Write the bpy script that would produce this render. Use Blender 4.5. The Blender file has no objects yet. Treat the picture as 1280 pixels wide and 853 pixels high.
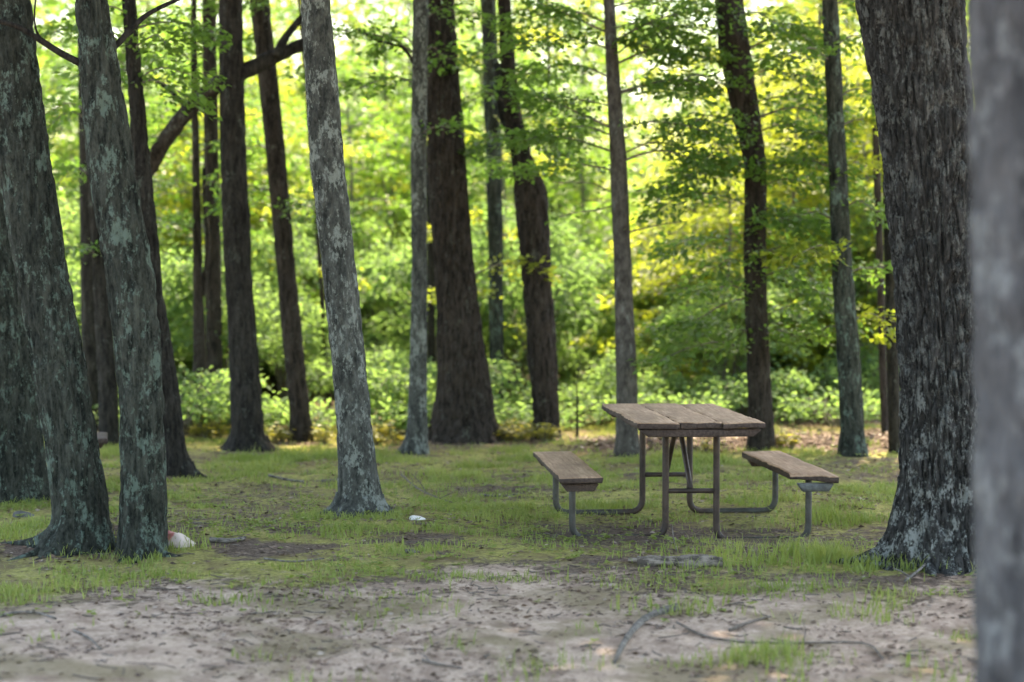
import bpy, math, random
import numpy as np
from mathutils import Vector, Matrix

S = bpy.context.scene
COL = S.collection
rad = math.radians

# ------------------------------------------------------------------ camera
F_PX, EYE = 2500.0, 1.8            # focal length in pixels of the 1280 px wide photograph; eye height
PITCH = math.atan(96.5 / F_PX)     # looking slightly down: horizon at pixel row 330
cd = bpy.data.cameras.new('camera')
cd.sensor_width = 36.0
cd.lens = 36.0 * F_PX / 1280.0
cd.clip_start, cd.clip_end = 0.1, 6000
cd.dof.use_dof = True
cd.dof.focus_distance = 12.9
cd.dof.aperture_fstop = 1.35
cam = bpy.data.objects.new('camera', cd)
cam.location = (0, 0, EYE)
cam.rotation_euler = (math.pi / 2 - PITCH, 0, 0)
COL.objects.link(cam)
S.camera = cam

# ------------------------------------------------------------------ light
SUN_AZ, SUN_EL = rad(12), rad(61)
world = bpy.data.worlds.new('World'); S.world = world
world.use_nodes = True
wn = world.node_tree
sky = wn.nodes.new('ShaderNodeTexSky'); sky.sky_type = 'NISHITA'
sky.sun_disc = False
sky.sun_elevation, sky.sun_rotation = SUN_EL, SUN_AZ
sky.air_density, sky.dust_density = 1.2, 2.0
bg = wn.nodes['Background']; bg.inputs['Strength'].default_value = 0.15
wn.links.new(sky.outputs[0], bg.inputs['Color'])
sd = bpy.data.lights.new('sun', 'SUN'); sd.energy = 2.9; sd.angle = rad(0.5); sd.color = (1.0, 0.90, 0.70)
sun = bpy.data.objects.new('sun', sd); COL.objects.link(sun)
dirv = Vector((math.sin(SUN_AZ) * math.cos(SUN_EL), math.cos(SUN_AZ) * math.cos(SUN_EL), math.sin(SUN_EL)))
sun.rotation_euler = dirv.to_track_quat('Z', 'Y').to_euler()
sun.location = (6, 30, 30)

S.view_settings.view_transform = 'Standard'
S.view_settings.look = 'None'
S.view_settings.gamma = 1.0
S.view_settings.exposure = 2.62
S.view_settings.use_white_balance = True          # the photograph is balanced for the shade
S.view_settings.white_balance_temperature = 7700
S.render.engine = 'CYCLES'
cy = S.cycles
cy.use_denoising = True
cy.use_adaptive_sampling = True; cy.adaptive_threshold = .02
cy.max_bounces, cy.diffuse_bounces, cy.transmission_bounces, cy.glossy_bounces = 6, 5, 4, 2
cy.sample_clamp_indirect = 6

# ------------------------------------------------------------------ helpers
rng = np.random.default_rng(11)
random.seed(5)
_T = np.random.default_rng(3).random((64, 64, 64))

def noise3(p):
    """value noise, 0..1, p (n,3)"""
    p = np.asarray(p, float)
    i = np.floor(p).astype(int); f = p - i; f = f * f * (3 - 2 * f)
    a, b = i & 63, (i + 1) & 63
    x0, y0, z0 = a[:, 0], a[:, 1], a[:, 2]; x1, y1, z1 = b[:, 0], b[:, 1], b[:, 2]
    fx, fy, fz = f[:, 0], f[:, 1], f[:, 2]
    c00 = _T[x0, y0, z0] * (1 - fx) + _T[x1, y0, z0] * fx
    c10 = _T[x0, y1, z0] * (1 - fx) + _T[x1, y1, z0] * fx
    c01 = _T[x0, y0, z1] * (1 - fx) + _T[x1, y0, z1] * fx
    c11 = _T[x0, y1, z1] * (1 - fx) + _T[x1, y1, z1] * fx
    return (c00 * (1 - fy) + c10 * fy) * (1 - fz) + (c01 * (1 - fy) + c11 * fy) * fz

def fbm(p, oct=3):
    p = np.asarray(p, float); s = 0; a = .5; t = 0
    for k in range(oct):
        s = s + a * noise3(p * 2 ** k + 17.3 * k); t += a; a *= .5
    return s / t

def fbm2(x, y, sc, seed=0., oct=3):
    x = np.asarray(x, float).ravel(); y = np.asarray(y, float).ravel()
    return fbm(np.stack([x * sc, y * sc, np.full_like(x, seed)], 1), oct)

def sstep(a, b, x):
    t = np.clip((np.asarray(x, float) - a) / (b - a), 0, 1)
    return t * t * (3 - 2 * t)

def pix(px, py, Y):
    """the point at depth Y seen in pixel (px, py) of the photograph"""
    a, b = (px - 640) / F_PX, (426.5 - py) / F_PX
    dy = math.cos(PITCH) + b * math.sin(PITCH); dz = -math.sin(PITCH) + b * math.cos(PITCH)
    return Vector((a * Y / dy, Y, EYE + dz * Y / dy))

def gpix(px, py):
    """the ground point seen in pixel (px, py)"""
    Y = 12.0
    for _ in range(12):
        p = pix(px, py, Y)
        g = float(gh(p.x, p.y)[0])
        Y *= (EYE - g) / (EYE - p.z)
    p = pix(px, py, Y); p.z = float(gh(p.x, p.y)[0])
    return p

def mesh_from(name, V, Fc, mat=None, smooth=False, attr=None, fattr=None):
    """V (n,3); Fc (m,3|4) array or list of arrays"""
    me = bpy.data.meshes.new(name)
    V = np.asarray(V, np.float32)
    Fs = Fc if isinstance(Fc, list) else [Fc]
    Fs = [np.asarray(f, np.int32) for f in Fs if len(f)]
    me.vertices.add(len(V)); me.vertices.foreach_set('co', V.ravel())
    nl = sum(f.size for f in Fs); nf = sum(len(f) for f in Fs)
    me.loops.add(nl); me.polygons.add(nf)
    me.loops.foreach_set('vertex_index', np.concatenate([f.ravel() for f in Fs]))
    tot = np.concatenate([np.full(len(f), f.shape[1], np.int32) for f in Fs])
    st = np.concatenate([[0], np.cumsum(tot)[:-1]]).astype(np.int32)
    me.polygons.foreach_set('loop_start', st); me.polygons.foreach_set('loop_total', tot)
    if smooth: me.polygons.foreach_set('use_smooth', np.ones(nf, bool))
    me.update(calc_edges=True)
    for dom, dd in (('POINT', attr), ('FACE', fattr)):
        for k, v in (dd or {}).items():
            a = me.attributes.new(k, 'FLOAT', dom); a.data.foreach_set('value', np.asarray(v, np.float32))
    if mat: me.materials.append(mat)
    return me

def obj(name, me, parent=None, loc=None):
    o = bpy.data.objects.new(name, me); COL.objects.link(o)
    if parent: o.parent = parent
    if loc is not None: o.location = loc
    return o

def thing(name, label, cat, loc=(0, 0, 0), rz=0, group=None):
    o = bpy.data.objects.new(name, None); COL.objects.link(o)
    o.location = loc; o.rotation_euler = (0, 0, rz); o.empty_display_size = .2
    return tag(o, label, cat, group)

def tag(o, label=None, cat=None, group=None, kind=None):
    for k, v in (('label', label), ('category', cat), ('group', group), ('kind', kind)):
        if v: o[k] = v
    return o

class MB:
    """collects verts / faces"""
    def __init__(s): s.V = []; s.Q = []; s.n = 0
    def add(s, V, Q):
        s.V.append(np.asarray(V, float)); s.Q.append(np.asarray(Q) + s.n); s.n += len(V)
    def build(s, name, mat, smooth=True, attr=None): return mesh_from(name, np.concatenate(s.V), s.Q, mat, smooth, attr)

def tube(mb, P, R, ns=8, cap=True, rough=0.0, seed=0):
    P = np.asarray(P, float); n = len(P); R = np.broadcast_to(np.asarray(R, float), (n,))
    T = np.gradient(P, axis=0); T /= np.linalg.norm(T, axis=1)[:, None] + 1e-9
    ref = np.array([0, 0, 1.]) if abs(T[0, 2]) < .9 else np.array([1., 0, 0])
    V = []
    U = np.cross(T[0], ref); U /= np.linalg.norm(U)
    th = np.arange(ns) * 2 * np.pi / ns
    for k in range(n):
        U = U - T[k] * (U @ T[k]); U /= np.linalg.norm(U) + 1e-9
        W = np.cross(T[k], U)
        V.append(P[k] + R[k] * (np.cos(th)[:, None] * U + np.sin(th)[:, None] * W))
    V = np.concatenate(V)
    if rough:
        c = np.repeat(P, ns, 0); f = fbm(V * 14 + seed, 2) - .5
        V = V + (V - c) * (f * 2 * rough)[:, None]
    i = np.arange(n - 1)[:, None] * ns; j = np.arange(ns)[None]; j2 = (j + 1) % ns
    Q = np.stack([i + j, i + j2, i + ns + j2, i + ns + j], -1).reshape(-1, 4)
    if cap:
        V = np.concatenate([V, P[:1], P[-1:]]); a, b = n * ns, n * ns + 1
        jj = np.arange(ns); kk = (jj + 1) % ns
        ca = np.stack([kk, jj, np.full(ns, a), np.full(ns, a)], -1); cb = np.stack([(n - 1) * ns + jj, (n - 1) * ns + kk, np.full(ns, b), np.full(ns, b)], -1)
        mb.add(V, Q)
        mb.Q.append(ca[:, :3] + mb.n - len(V)); mb.Q.append(cb[:, :3] + mb.n - len(V))
    else:
        mb.add(V, Q)

def spline(P, n):
    """Catmull-Rom through P"""
    P = np.asarray(P, float)
    Q = np.concatenate([[2 * P[0] - P[1]], P, [2 * P[-1] - P[-2]]])
    t = np.linspace(0, len(P) - 1 - 1e-6, n); k = t.astype(int); u = (t - k)[:, None]
    a, b, c, d = Q[k], Q[k + 1], Q[k + 2], Q[k + 3]
    return .5 * (2 * b + (c - a) * u + (2 * a - 5 * b + 4 * c - d) * u ** 2 + (3 * b - a - 3 * c + d) * u ** 3)

def leaves(P, D, N, L, W):
    """rhombic leaves folded on the midrib: positions P, directions D, normals N, lengths L, widths W"""
    D = D / (np.linalg.norm(D, axis=1)[:, None] + 1e-9)
    X = np.cross(D, N); X /= np.linalg.norm(X, axis=1)[:, None] + 1e-9
    Z = np.cross(X, D)
    L = L[:, None]; W = W[:, None]
    b = P; t = P + D * L - Z * L * .10
    m = P + D * L * .45 - Z * L * .06
    l = m - X * W * .5 + Z * W * .16; r = m + X * W * .5 + Z * W * .16
    V = np.stack([b, r, t, l, m], 1).reshape(-1, 3)
    i = np.arange(len(P))[:, None] * 5
    F = np.concatenate([i + np.array([[0, 1, 4]]), i + np.array([[1, 2, 4]]), i + np.array([[2, 3, 4]]), i + np.array([[3, 0, 4]])], 1).reshape(-1, 3)
    return V, F

# ------------------------------------------------------------------ materials
def newmat(name):
    m = bpy.data.materials.new(name); m.use_nodes = True
    nt = m.node_tree; b = nt.nodes['Principled BSDF']
    return m, nt, b

def N(nt, t, **kw):
    n = nt.nodes.new(t)
    for k, v in kw.items():
        if k in n.inputs: n.inputs[k].default_value = v
        else: setattr(n, k, v)
    return n

def ramp(nt, src, stops):
    r = nt.nodes.new('ShaderNodeValToRGB'); e = r.color_ramp.elements
    while len(e) < len(stops): e.new(.5)
    for k, (p, c) in enumerate(stops):
        e[k].position = p; e[k].color = (*c, 1) if len(c) == 3 else c
    nt.links.new(src, r.inputs[0]); return r.outputs[0]

def mixc(nt, f, a, b, mode='MIX'):
    m = nt.nodes.new('ShaderNodeMix'); m.data_type = 'RGBA'; m.blend_type = mode
    for s, v in ((m.inputs['Factor'], f), (m.inputs[6], a), (m.inputs[7], b)):
        if isinstance(v, (int, float)): s.default_value = v
        elif isinstance(v, tuple): s.default_value = (*v, 1)
        else: nt.links.new(v, s)
    return m.outputs[2]

def math_(nt, op, a, b=0.0, clamp=False):
    m = nt.nodes.new('ShaderNodeMath'); m.operation = op; m.use_clamp = clamp
    for s, v in ((m.inputs[0], a), (m.inputs[1], b)):
        if isinstance(v, (int, float)): s.default_value = v
        else: nt.links.new(v, s)
    return m.outputs[0]

def coords(nt, scale=(1, 1, 1), out='Object'):
    tc = nt.nodes.new('ShaderNodeTexCoord'); mp = nt.nodes.new('ShaderNodeMapping')
    mp.inputs['Scale'].default_value = scale
    nt.links.new(tc.outputs[out], mp.inputs[0]); return mp.outputs[0]

def tex(nt, vec, scale, detail=4, rough=.6):
    n = N(nt, 'ShaderNodeTexNoise', Scale=scale, Detail=detail, Roughness=rough); nt.links.new(vec, n.inputs['Vector']); return n.outputs[0]

def bump(nt, h, b, strength=.5, dist=.01):
    bp = N(nt, 'ShaderNodeBump', Strength=strength, Distance=dist); nt.links.new(h, bp.inputs['Height']); nt.links.new(bp.outputs[0], b.inputs['Normal'])

def bark_mat(name, dark, light, lichen, amount, s=26, stretch=.22, bstr=.9, ls=1.0, foot=False):
    m, nt, b = newmat(name)
    v1 = coords(nt, (1, 1, stretch)); v2 = coords(nt, (1, 1, .55))
    n1 = tex(nt, v1, s, 6, .65); n2 = tex(nt, v2, 55, 5, .7)
    f = math_(nt, 'ADD', math_(nt, 'MULTIPLY', n1, .65), math_(nt, 'MULTIPLY', n2, .35))
    c = ramp(nt, f, [(.40, dark), (.50, tuple((x + y) / 2 for x, y in zip(dark, light))), (.60, light)])
    big = tex(nt, coords(nt, (1, 1, .4)), 2.6, 3, .5)
    c = mixc(nt, math_(nt, 'MULTIPLY', ramp(nt, big, [(.35, (0, 0, 0)), (.7, (1, 1, 1))]), .45), c, tuple(x * .62 for x in dark))
    p1 = tex(nt, v2, 9 * ls, 3, .55); p2 = tex(nt, v2, 42 * ls, 4, .75)
    lm = math_(nt, 'ADD', math_(nt, 'MULTIPLY', p1, .55), math_(nt, 'MULTIPLY', p2, .60))
    t0 = .80 - amount * .30
    lmask = ramp(nt, lm, [(t0, (0, 0, 0)), (t0 + .07, (1, 1, 1))])
    if foot:                                             # lichen crust thick on the root flare, thin above
        sp = nt.nodes.new('ShaderNodeSeparateXYZ'); nt.links.new(coords(nt), sp.inputs[0])
        hz = math_(nt, 'ADD', sp.outputs[2], math_(nt, 'MULTIPLY', p1, .8))
        lmask = math_(nt, 'MULTIPLY', lmask, ramp(nt, math_(nt, 'MULTIPLY', hz, .4), [(.28, (1, 1, 1)), (.70, (.38, .38, .38))]))
    c = mixc(nt, math_(nt, 'MULTIPLY', lmask, .85), c, lichen)
    nt.links.new(c, b.inputs['Base Color'])
    b.inputs['Roughness'].default_value = .95; b.inputs['Specular IOR Level'].default_value = .15
    bump(nt, f, b, bstr, .03)
    return m

M = {}
M['bark_green'] = bark_mat('bark_green_grey', (.008, .0105, .009), (.062, .069, .058), (.10, .14, .118), .64)
M['bark_grey'] = bark_mat('bark_pale_grey', (.020, .023, .0215), (.108, .115, .106), (.20, .225, .207), .68, 18, .35, .6)
M['bark_dark'] = bark_mat('bark_dark', (.009, .0085, .008), (.048, .045, .040), (.085, .10, .085), .45)
M['bark_brown'] = bark_mat('bark_brown', (.013, .011, .0095), (.068, .057, .049), (.10, .105, .09), .48)
M['bark_furrow'] = bark_mat('bark_furrowed', (.007, .007, .007), (.060, .061, .060), (.23, .25, .242), .70, 42, .17, 1.0, 1.5, True)
M['bark_smooth'] = bark_mat('bark_smooth', (.036, .033, .030), (.12, .112, .102), (.15, .165, .15), .5, 20, .5, .45)
M['bark_near'] = bark_mat('bark_near_grey', (.034, .035, .038), (.14, .142, .15), (.185, .195, .20), .60, 9, .22, .9, .7)

def leaf_mat(name, refl, trans, yellow, mixf=.45, rough=.45, spread=.5):
    m, nt, b = newmat(name)
    at = N(nt, 'ShaderNodeAttribute'); at.attribute_name = 'tint'
    oi = nt.nodes.new('ShaderNodeObjectInfo')
    k = math_(nt, 'ADD', math_(nt, 'MULTIPLY', at.outputs['Fac'], 1 - spread), math_(nt, 'MULTIPLY', oi.outputs['Random'], spread))
    dk = tuple(x * .72 for x in refl)
    c1 = mixc(nt, k, dk, tuple(x * 1.25 for x in refl))
    c2 = mixc(nt, k, trans, yellow)
    nt.links.new(c1, b.inputs['Base Color'])
    b.inputs['Roughness'].default_value = rough; b.inputs['Specular IOR Level'].default_value = .4
    tr = N(nt, 'ShaderNodeBsdfTranslucent'); nt.links.new(c2, tr.inputs['Color'])
    mx = N(nt, 'ShaderNodeMixShader'); mx.inputs[0].default_value = mixf
    nt.links.new(b.outputs[0], mx.inputs[1]); nt.links.new(tr.outputs[0], mx.inputs[2])
    nt.links.new(mx.outputs[0], nt.nodes['Material Output'].inputs['Surface'])
    return m

M['leaf'] = leaf_mat('leaf_green', (.085, .15, .036), (.22, .45, .06), (.38, .56, .07), .54)
M['leaf_yellow'] = leaf_mat('leaf_yellow_green', (.12, .16, .03), (.38, .52, .055), (.62, .62, .055), .55)
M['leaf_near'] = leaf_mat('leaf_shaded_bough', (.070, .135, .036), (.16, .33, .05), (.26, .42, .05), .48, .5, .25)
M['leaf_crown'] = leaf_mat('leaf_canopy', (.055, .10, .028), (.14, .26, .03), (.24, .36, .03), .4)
M['leaf_shrub'] = leaf_mat('leaf_shrub', (.10, .17, .075), (.22, .39, .10), (.32, .48, .11), .52, .75)
M['leaf_far'] = leaf_mat('leaf_far', (.10, .15, .055), (.25, .40, .075), (.42, .50, .085), .5, .5, 0)
M['leaf_weed'] = leaf_mat('leaf_weed', (.14, .16, .04), (.40, .42, .05), (.6, .52, .08), .45)
M['grass'] = leaf_mat('grass_blade', (.205, .265, .070), (.28, .40, .06), (.46, .44, .13), .38, .6, 0)

def dead_leaf_mat():
    m, nt, b = newmat('dead_leaf')
    at = N(nt, 'ShaderNodeAttribute'); at.attribute_name = 'tint'
    c = ramp(nt, at.outputs['Fac'], [(0, (.055, .033, .024)), (.4, (.125, .078, .055)), (.75, (.23, .16, .12)), (1, (.38, .31, .26))])
    nt.links.new(c, b.inputs['Base Color']); b.inputs['Roughness'].default_value = .8
    return m
M['dead'] = dead_leaf_mat()

def plain(name, c0, c1, scale=20, rough=.8, stretch=(1, 1, 1), bstr=.3, metal=0, lo=.35, hi=.65):
    m, nt, b = newmat(name)
    f = tex(nt, coords(nt, stretch), scale, 6, .65)
    nt.links.new(ramp(nt, f, [(lo, c0), (hi, c1)]), b.inputs['Base Color'])
    b.inputs['Roughness'].default_value = rough; b.inputs['Metallic'].default_value = metal
    b.inputs['Specular IOR Level'].default_value = .3
    bump(nt, f, b, bstr, .01)
    return m
M['twig'] = plain('twig', (.07, .055, .045), (.19, .165, .145), 30, .9)
M['deadwood'] = plain('weathered_log', (.055, .05, .044), (.23, .21, .19), 34, .9, (.35, 1, 1), .9, lo=.4, hi=.62)
M['stem'] = plain('young_stem', (.07, .065, .05), (.16, .15, .12), 25, .9)
M['wood_top'] = None

def wood_mat(name, c0, c1, c2):
    m, nt, b = newmat(name)
    g = tex(nt, coords(nt, (1, .06, 1)), 60, 6, .7); w = tex(nt, coords(nt, (1, .4, 1)), 5, 4, .6)
    c = ramp(nt, g, [(.3, c0), (.52, c1), (.72, c2)])
    c = mixc(nt, ramp(nt, w, [(.45, (0, 0, 0)), (.68, (.8, .8, .8))]), c, tuple(x * .55 for x in c1))
    nt.links.new(c, b.inputs['Base Color']); b.inputs['Roughness'].default_value = .85
    b.inputs['Specular IOR Level'].default_value = .25
    bump(nt, g, b, .6, .006); return m
M['wood'] = wood_mat('weathered_plank', (.24, .145, .092), (.43, .28, .185), (.56, .41, .29))
M['wood_dark'] = wood_mat('stained_shaded_plank', (.035, .025, .022), (.075, .055, .048), (.12, .09, .08))

def pipe_mat():
    m, nt, b = newmat('worn_painted_pipe')
    v = coords(nt); f = tex(nt, v, 9, 5, .7); f2 = tex(nt, v, 40, 4, .7)
    c = ramp(nt, f, [(.40, (.022, .014, .011)), (.58, (.050, .033, .026))])
    c2 = ramp(nt, f, [(.40, (.030, .030, .026)), (.60, (.066, .068, .060))])
    sp = nt.nodes.new('ShaderNodeSeparateXYZ'); nt.links.new(v, sp.inputs[0])      # outer lengths worn to bare metal, middle still brown
    k = math_(nt, 'ADD', math_(nt, 'ABSOLUTE', sp.outputs[0]), math_(nt, 'MULTIPLY', math_(nt, 'SUBTRACT', f, .5), .5))
    c = mixc(nt, ramp(nt, k, [(.28, (0, 0, 0)), (.42, (1, 1, 1))]), c, c2)
    c = mixc(nt, ramp(nt, f2, [(.55, (0, 0, 0)), (.75, (.6, .6, .6))]), c, (.085, .045, .03))
    nt.links.new(c, b.inputs['Base Color']); b.inputs['Roughness'].default_value = .6
    b.inputs['Metallic'].default_value = .1; bump(nt, f2, b, .25, .004); return m
M['pipe'] = pipe_mat()
M['steel'] = plain('galvanised_steel', (.075, .08, .08), (.13, .14, .138), 30, .55, metal=.2)

def ground_mat():
    m, nt, b = newmat('woodland_ground')
    def A(n):
        a = N(nt, 'ShaderNodeAttribute'); a.attribute_name = n; return a.outputs['Fac']
    v = coords(nt); fine = tex(nt, v, 38, 6, .75); mid = tex(nt, v, 5, 5, .65); crumbs = tex(nt, v, 120, 3, .7); low = tex(nt, v, 1.3, 4, .6)
    sand = ramp(nt, fine, [(.30, (.19, .132, .10)), (.42, (.45, .332, .262)), (.60, (.62, .485, .39))])
    sand = mixc(nt, ramp(nt, mid, [(.46, (0, 0, 0)), (.64, (.8, .8, .8))]), sand, (.26, .18, .14))
    sand = mixc(nt, ramp(nt, low, [(.50, (0, 0, 0)), (.60, (.65, .65, .65))]), sand, (.20, .165, .085))
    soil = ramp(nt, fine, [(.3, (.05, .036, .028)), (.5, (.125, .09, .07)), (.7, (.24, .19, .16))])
    moss = ramp(nt, fine, [(.32, (.12, .115, .036)), (.48, (.32, .315, .085)), (.64, (.50, .46, .18))])
    moss = mixc(nt, ramp(nt, mid, [(.45, (0, 0, 0)), (.7, (.7, .7, .7))]), moss, (.25, .205, .095))
    moss = mixc(nt, ramp(nt, tex(nt, v, 11, 5, .7), [(.50, (0, 0, 0)), (.66, (.75, .75, .75))]), moss, (.10, .082, .045))
    moss = mixc(nt, ramp(nt, tex(nt, v, 1.9, 5, .65), [(.46, (0, 0, 0)), (.62, (.8, .8, .8))]), moss, (.19, .14, .075))
    litter = ramp(nt, crumbs, [(.3, (.04, .028, .022)), (.5, (.10, .07, .055)), (.72, (.22, .165, .14))])
    br = tex(nt, v, 14, 5, .7)
    jit = math_(nt, 'ADD', math_(nt, 'MULTIPLY', math_(nt, 'SUBTRACT', mid, .5), 1.3), math_(nt, 'MULTIPLY', math_(nt, 'SUBTRACT', br, .5), 1.7))
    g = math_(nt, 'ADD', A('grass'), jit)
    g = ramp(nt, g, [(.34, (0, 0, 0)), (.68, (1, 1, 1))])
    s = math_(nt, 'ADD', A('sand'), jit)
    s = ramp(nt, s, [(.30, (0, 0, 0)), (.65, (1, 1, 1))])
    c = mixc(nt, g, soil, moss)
    c = mixc(nt, s, c, sand)
    c = mixc(nt, A('litter'), c, litter)
    nt.links.new(c, b.inputs['Base Color']); b.inputs['Roughness'].default_value = .95
    b.inputs['Specular IOR Level'].default_value = .1
    h = math_(nt, 'ADD', math_(nt, 'MULTIPLY', fine, .6), math_(nt, 'MULTIPLY', crumbs, .4))
    bump(nt, h, b, .9, .03); return m
M['ground'] = ground_mat()

# ------------------------------------------------------------------ ground
def gh(x, y):
    x = np.atleast_1d(np.asarray(x, float)); y = np.atleast_1d(np.asarray(y, float))
    near = np.exp(-((x / 40) ** 2 + ((y - 15) / 45) ** 2))
    h = (fbm2(x, y, .45, 2.2) - .5) * .16 + (fbm2(x, y, 2.6, 9.1) - .5) * .05
    h = h * near
    # low mound under the pair of leaning trunks, low litter bank behind the table
    h = h + .07 * np.exp(-(((x + 2.8) / 1.5) ** 2 + ((y - 12.7) / 1.1) ** 2))
    h = h + .10 * np.exp(-(((y - 19.5 - .25 * np.sin(x * .9)) / .55) ** 2)) * sstep(.1, 1.6, x)
    h = h - .035 * np.exp(-(((x - 1.05) / 1.1) ** 2 + ((y - 13.6) / .8) ** 2))
    return h

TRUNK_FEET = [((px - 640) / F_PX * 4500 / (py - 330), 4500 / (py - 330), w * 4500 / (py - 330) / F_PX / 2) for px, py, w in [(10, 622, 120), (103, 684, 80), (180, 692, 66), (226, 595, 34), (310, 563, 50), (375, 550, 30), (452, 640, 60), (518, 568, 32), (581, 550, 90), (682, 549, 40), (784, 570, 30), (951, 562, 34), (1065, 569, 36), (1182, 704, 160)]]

def masks(x, y):
    x = np.asarray(x, float).ravel(); y = np.asarray(y, float).ravel()
    n1 = fbm2(x, y, .55, 5.5); n2 = fbm2(x, y, 1.9, 8.5); n3 = fbm2(x, y, 5.0, 1.5)
    yb = 11.15 + .25 * np.sin(x * .8 + 1.2) - .45 * sstep(1.2, 2.4, x) - .35 * sstep(-1.2, -2.6, x)
    sand = sstep(-1.3, 1.3, (yb - y) + 2.4 * (n1 - .5) + 2.6 * (n2 - .5) + 1.2 * (n3 - .5))
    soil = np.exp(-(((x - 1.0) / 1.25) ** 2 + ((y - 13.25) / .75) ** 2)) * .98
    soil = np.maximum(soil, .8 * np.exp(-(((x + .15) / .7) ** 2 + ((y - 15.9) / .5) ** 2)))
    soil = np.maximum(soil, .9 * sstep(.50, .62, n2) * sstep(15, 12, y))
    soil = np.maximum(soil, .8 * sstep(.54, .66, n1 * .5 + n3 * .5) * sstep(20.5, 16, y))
    for (bx, by, br) in TRUNK_FEET:  # soil ring round each foot, darkening the ground as a painted contact shadow
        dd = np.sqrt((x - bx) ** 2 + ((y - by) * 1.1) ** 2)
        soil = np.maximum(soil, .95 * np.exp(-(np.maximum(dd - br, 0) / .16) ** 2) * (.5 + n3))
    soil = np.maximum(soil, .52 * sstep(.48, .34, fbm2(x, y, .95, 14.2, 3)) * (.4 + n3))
    lit = sstep(18.7, 19.4, y + .9 * (n2 - .5) + .9 * (n1 - .5)) * sstep(.0, 1.0, x + 1.5 * (n2 - .5))
    lit = lit * sstep(21.6, 20.6, y + 1.0 * (n2 - .5)) + .5 * sstep(21.0, 22.5, y)
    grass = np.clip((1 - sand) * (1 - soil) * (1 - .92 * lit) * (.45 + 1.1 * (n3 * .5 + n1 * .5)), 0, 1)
    return sand, grass, lit, soil

gx = np.concatenate([-np.geomspace(7, 3000, 40)[::-1], np.arange(-6.93, 7, .07), np.geomspace(7.02, 3000, 40)])
gy = np.concatenate([-np.geomspace(1, 3000, 30)[::-1], np.arange(0, 7, .4), np.arange(7, 22.5, .07), np.geomspace(22.6, 4000, 60)])
GX, GY = np.meshgrid(gx, gy)
gz = gh(GX.ravel(), GY.ravel())
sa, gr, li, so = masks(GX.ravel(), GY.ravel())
nx, ny = len(gx), len(gy)
ii = (np.arange(ny - 1)[:, None] * nx + np.arange(nx - 1)[None]).ravel()
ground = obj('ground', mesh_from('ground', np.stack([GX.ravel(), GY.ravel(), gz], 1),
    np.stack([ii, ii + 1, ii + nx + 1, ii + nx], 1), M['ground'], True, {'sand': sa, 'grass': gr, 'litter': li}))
ground['kind'] = 'structure'

# ------------------------------------------------------------------ leafy prototypes
def unit(v): return v / (np.linalg.norm(v, axis=-1, keepdims=True) + 1e-9)

def spray(P, r, nleaf, width, lsize, tilt=.45, t0=.15):
    """leaves in a flat fan along the branch polyline P"""
    n = len(P); t = t0 + (1.03 - t0) * r.random(nleaf)
    k = np.clip(t * (n - 1), 0, n - 1.001); i = k.astype(int); u = (k - i)[:, None]
    c = P[i] * (1 - u) + P[i + 1] * u
    D = unit(P[i + 1] - P[i])
    lat = unit(np.cross(D, np.array([0, 0, 1.])))
    s = r.uniform(-1, 1, nleaf); s = np.sign(s) * np.abs(s) ** .8
    w = width * np.sin(np.pi * np.clip(.12 + t * .78, 0, 1))
    tw = np.round(t * 9) / 9 * .5      # leaves gather on side twigs
    pos = c + lat * (s * w)[:, None] + D * (np.abs(s) * w * .6)[:, None] + r.normal(0, 1, (nleaf, 3)) * np.array([.05, .05, .035]) 
    pos[:, 2] -= np.abs(s) * w * .12 + .05 * np.sin(t * 40 + s * 3) * .4
    dr = unit(D * .7 + lat * np.sign(s)[:, None] * .8 + r.normal(0, .35, (nleaf, 3)))
    nm = unit(np.array([0, 0, 1.]) + r.normal(0, tilt, (nleaf, 3)))
    L = lsize * r.uniform(.65, 1.25, nleaf)
    return leaves(pos, dr, nm, L, L * r.uniform(.5, .68, nleaf)), nleaf

def young_tree_mesh(seed, H, nb, lmax, low, lsize=.12, dens=135):
    r = np.random.default_rng(seed); LV, LF, T = [], [], []; n0 = 0
    mb = MB(); hs = np.linspace(-.12, 1, 14) * H
    cx = np.stack([.10 * np.sin(hs * .9 + seed) * hs / H * 2, .10 * np.cos(hs * .7 + seed * 2) * hs / H * 2, hs], 1)
    tube(mb, cx, .012 + .0075 * H * np.clip(1.05 - hs / H, 0, 1), 7)
    for b in range(nb):
        h = low + (H - low) * (b + r.random()) / nb; a = b * 2.4 + r.normal(0, .4)
        L = np.clip((H - h) * .5 + .55, .5, lmax) * r.uniform(.75, 1.15)
        base = np.array([np.interp(h, hs, cx[:, 0]), np.interp(h, hs, cx[:, 1]), h])
        t = np.linspace(0, 1, 7); up = r.uniform(.15, .5)
        P = base + np.stack([np.cos(a + .25 * t) * L * t, np.sin(a + .25 * t) * L * t, up * L * t - .45 * L * t ** 2], 1) + r.normal(0, .02, (7, 3)) * t[:, None]
        tube(mb, P, np.linspace(.014, .004, 7), 4, False)
        (V, F), k = spray(P, r, int(dens * L), .42 * L ** .8, lsize)
        LV.append(V); LF.append(F + n0); n0 += len(V)
        T.append(np.repeat(np.clip(r.normal(.5, .15) + r.normal(0, .18, k), 0, 1), 4))
    return mb, np.concatenate(LV), np.concatenate(LF), np.concatenate(T)

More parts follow.
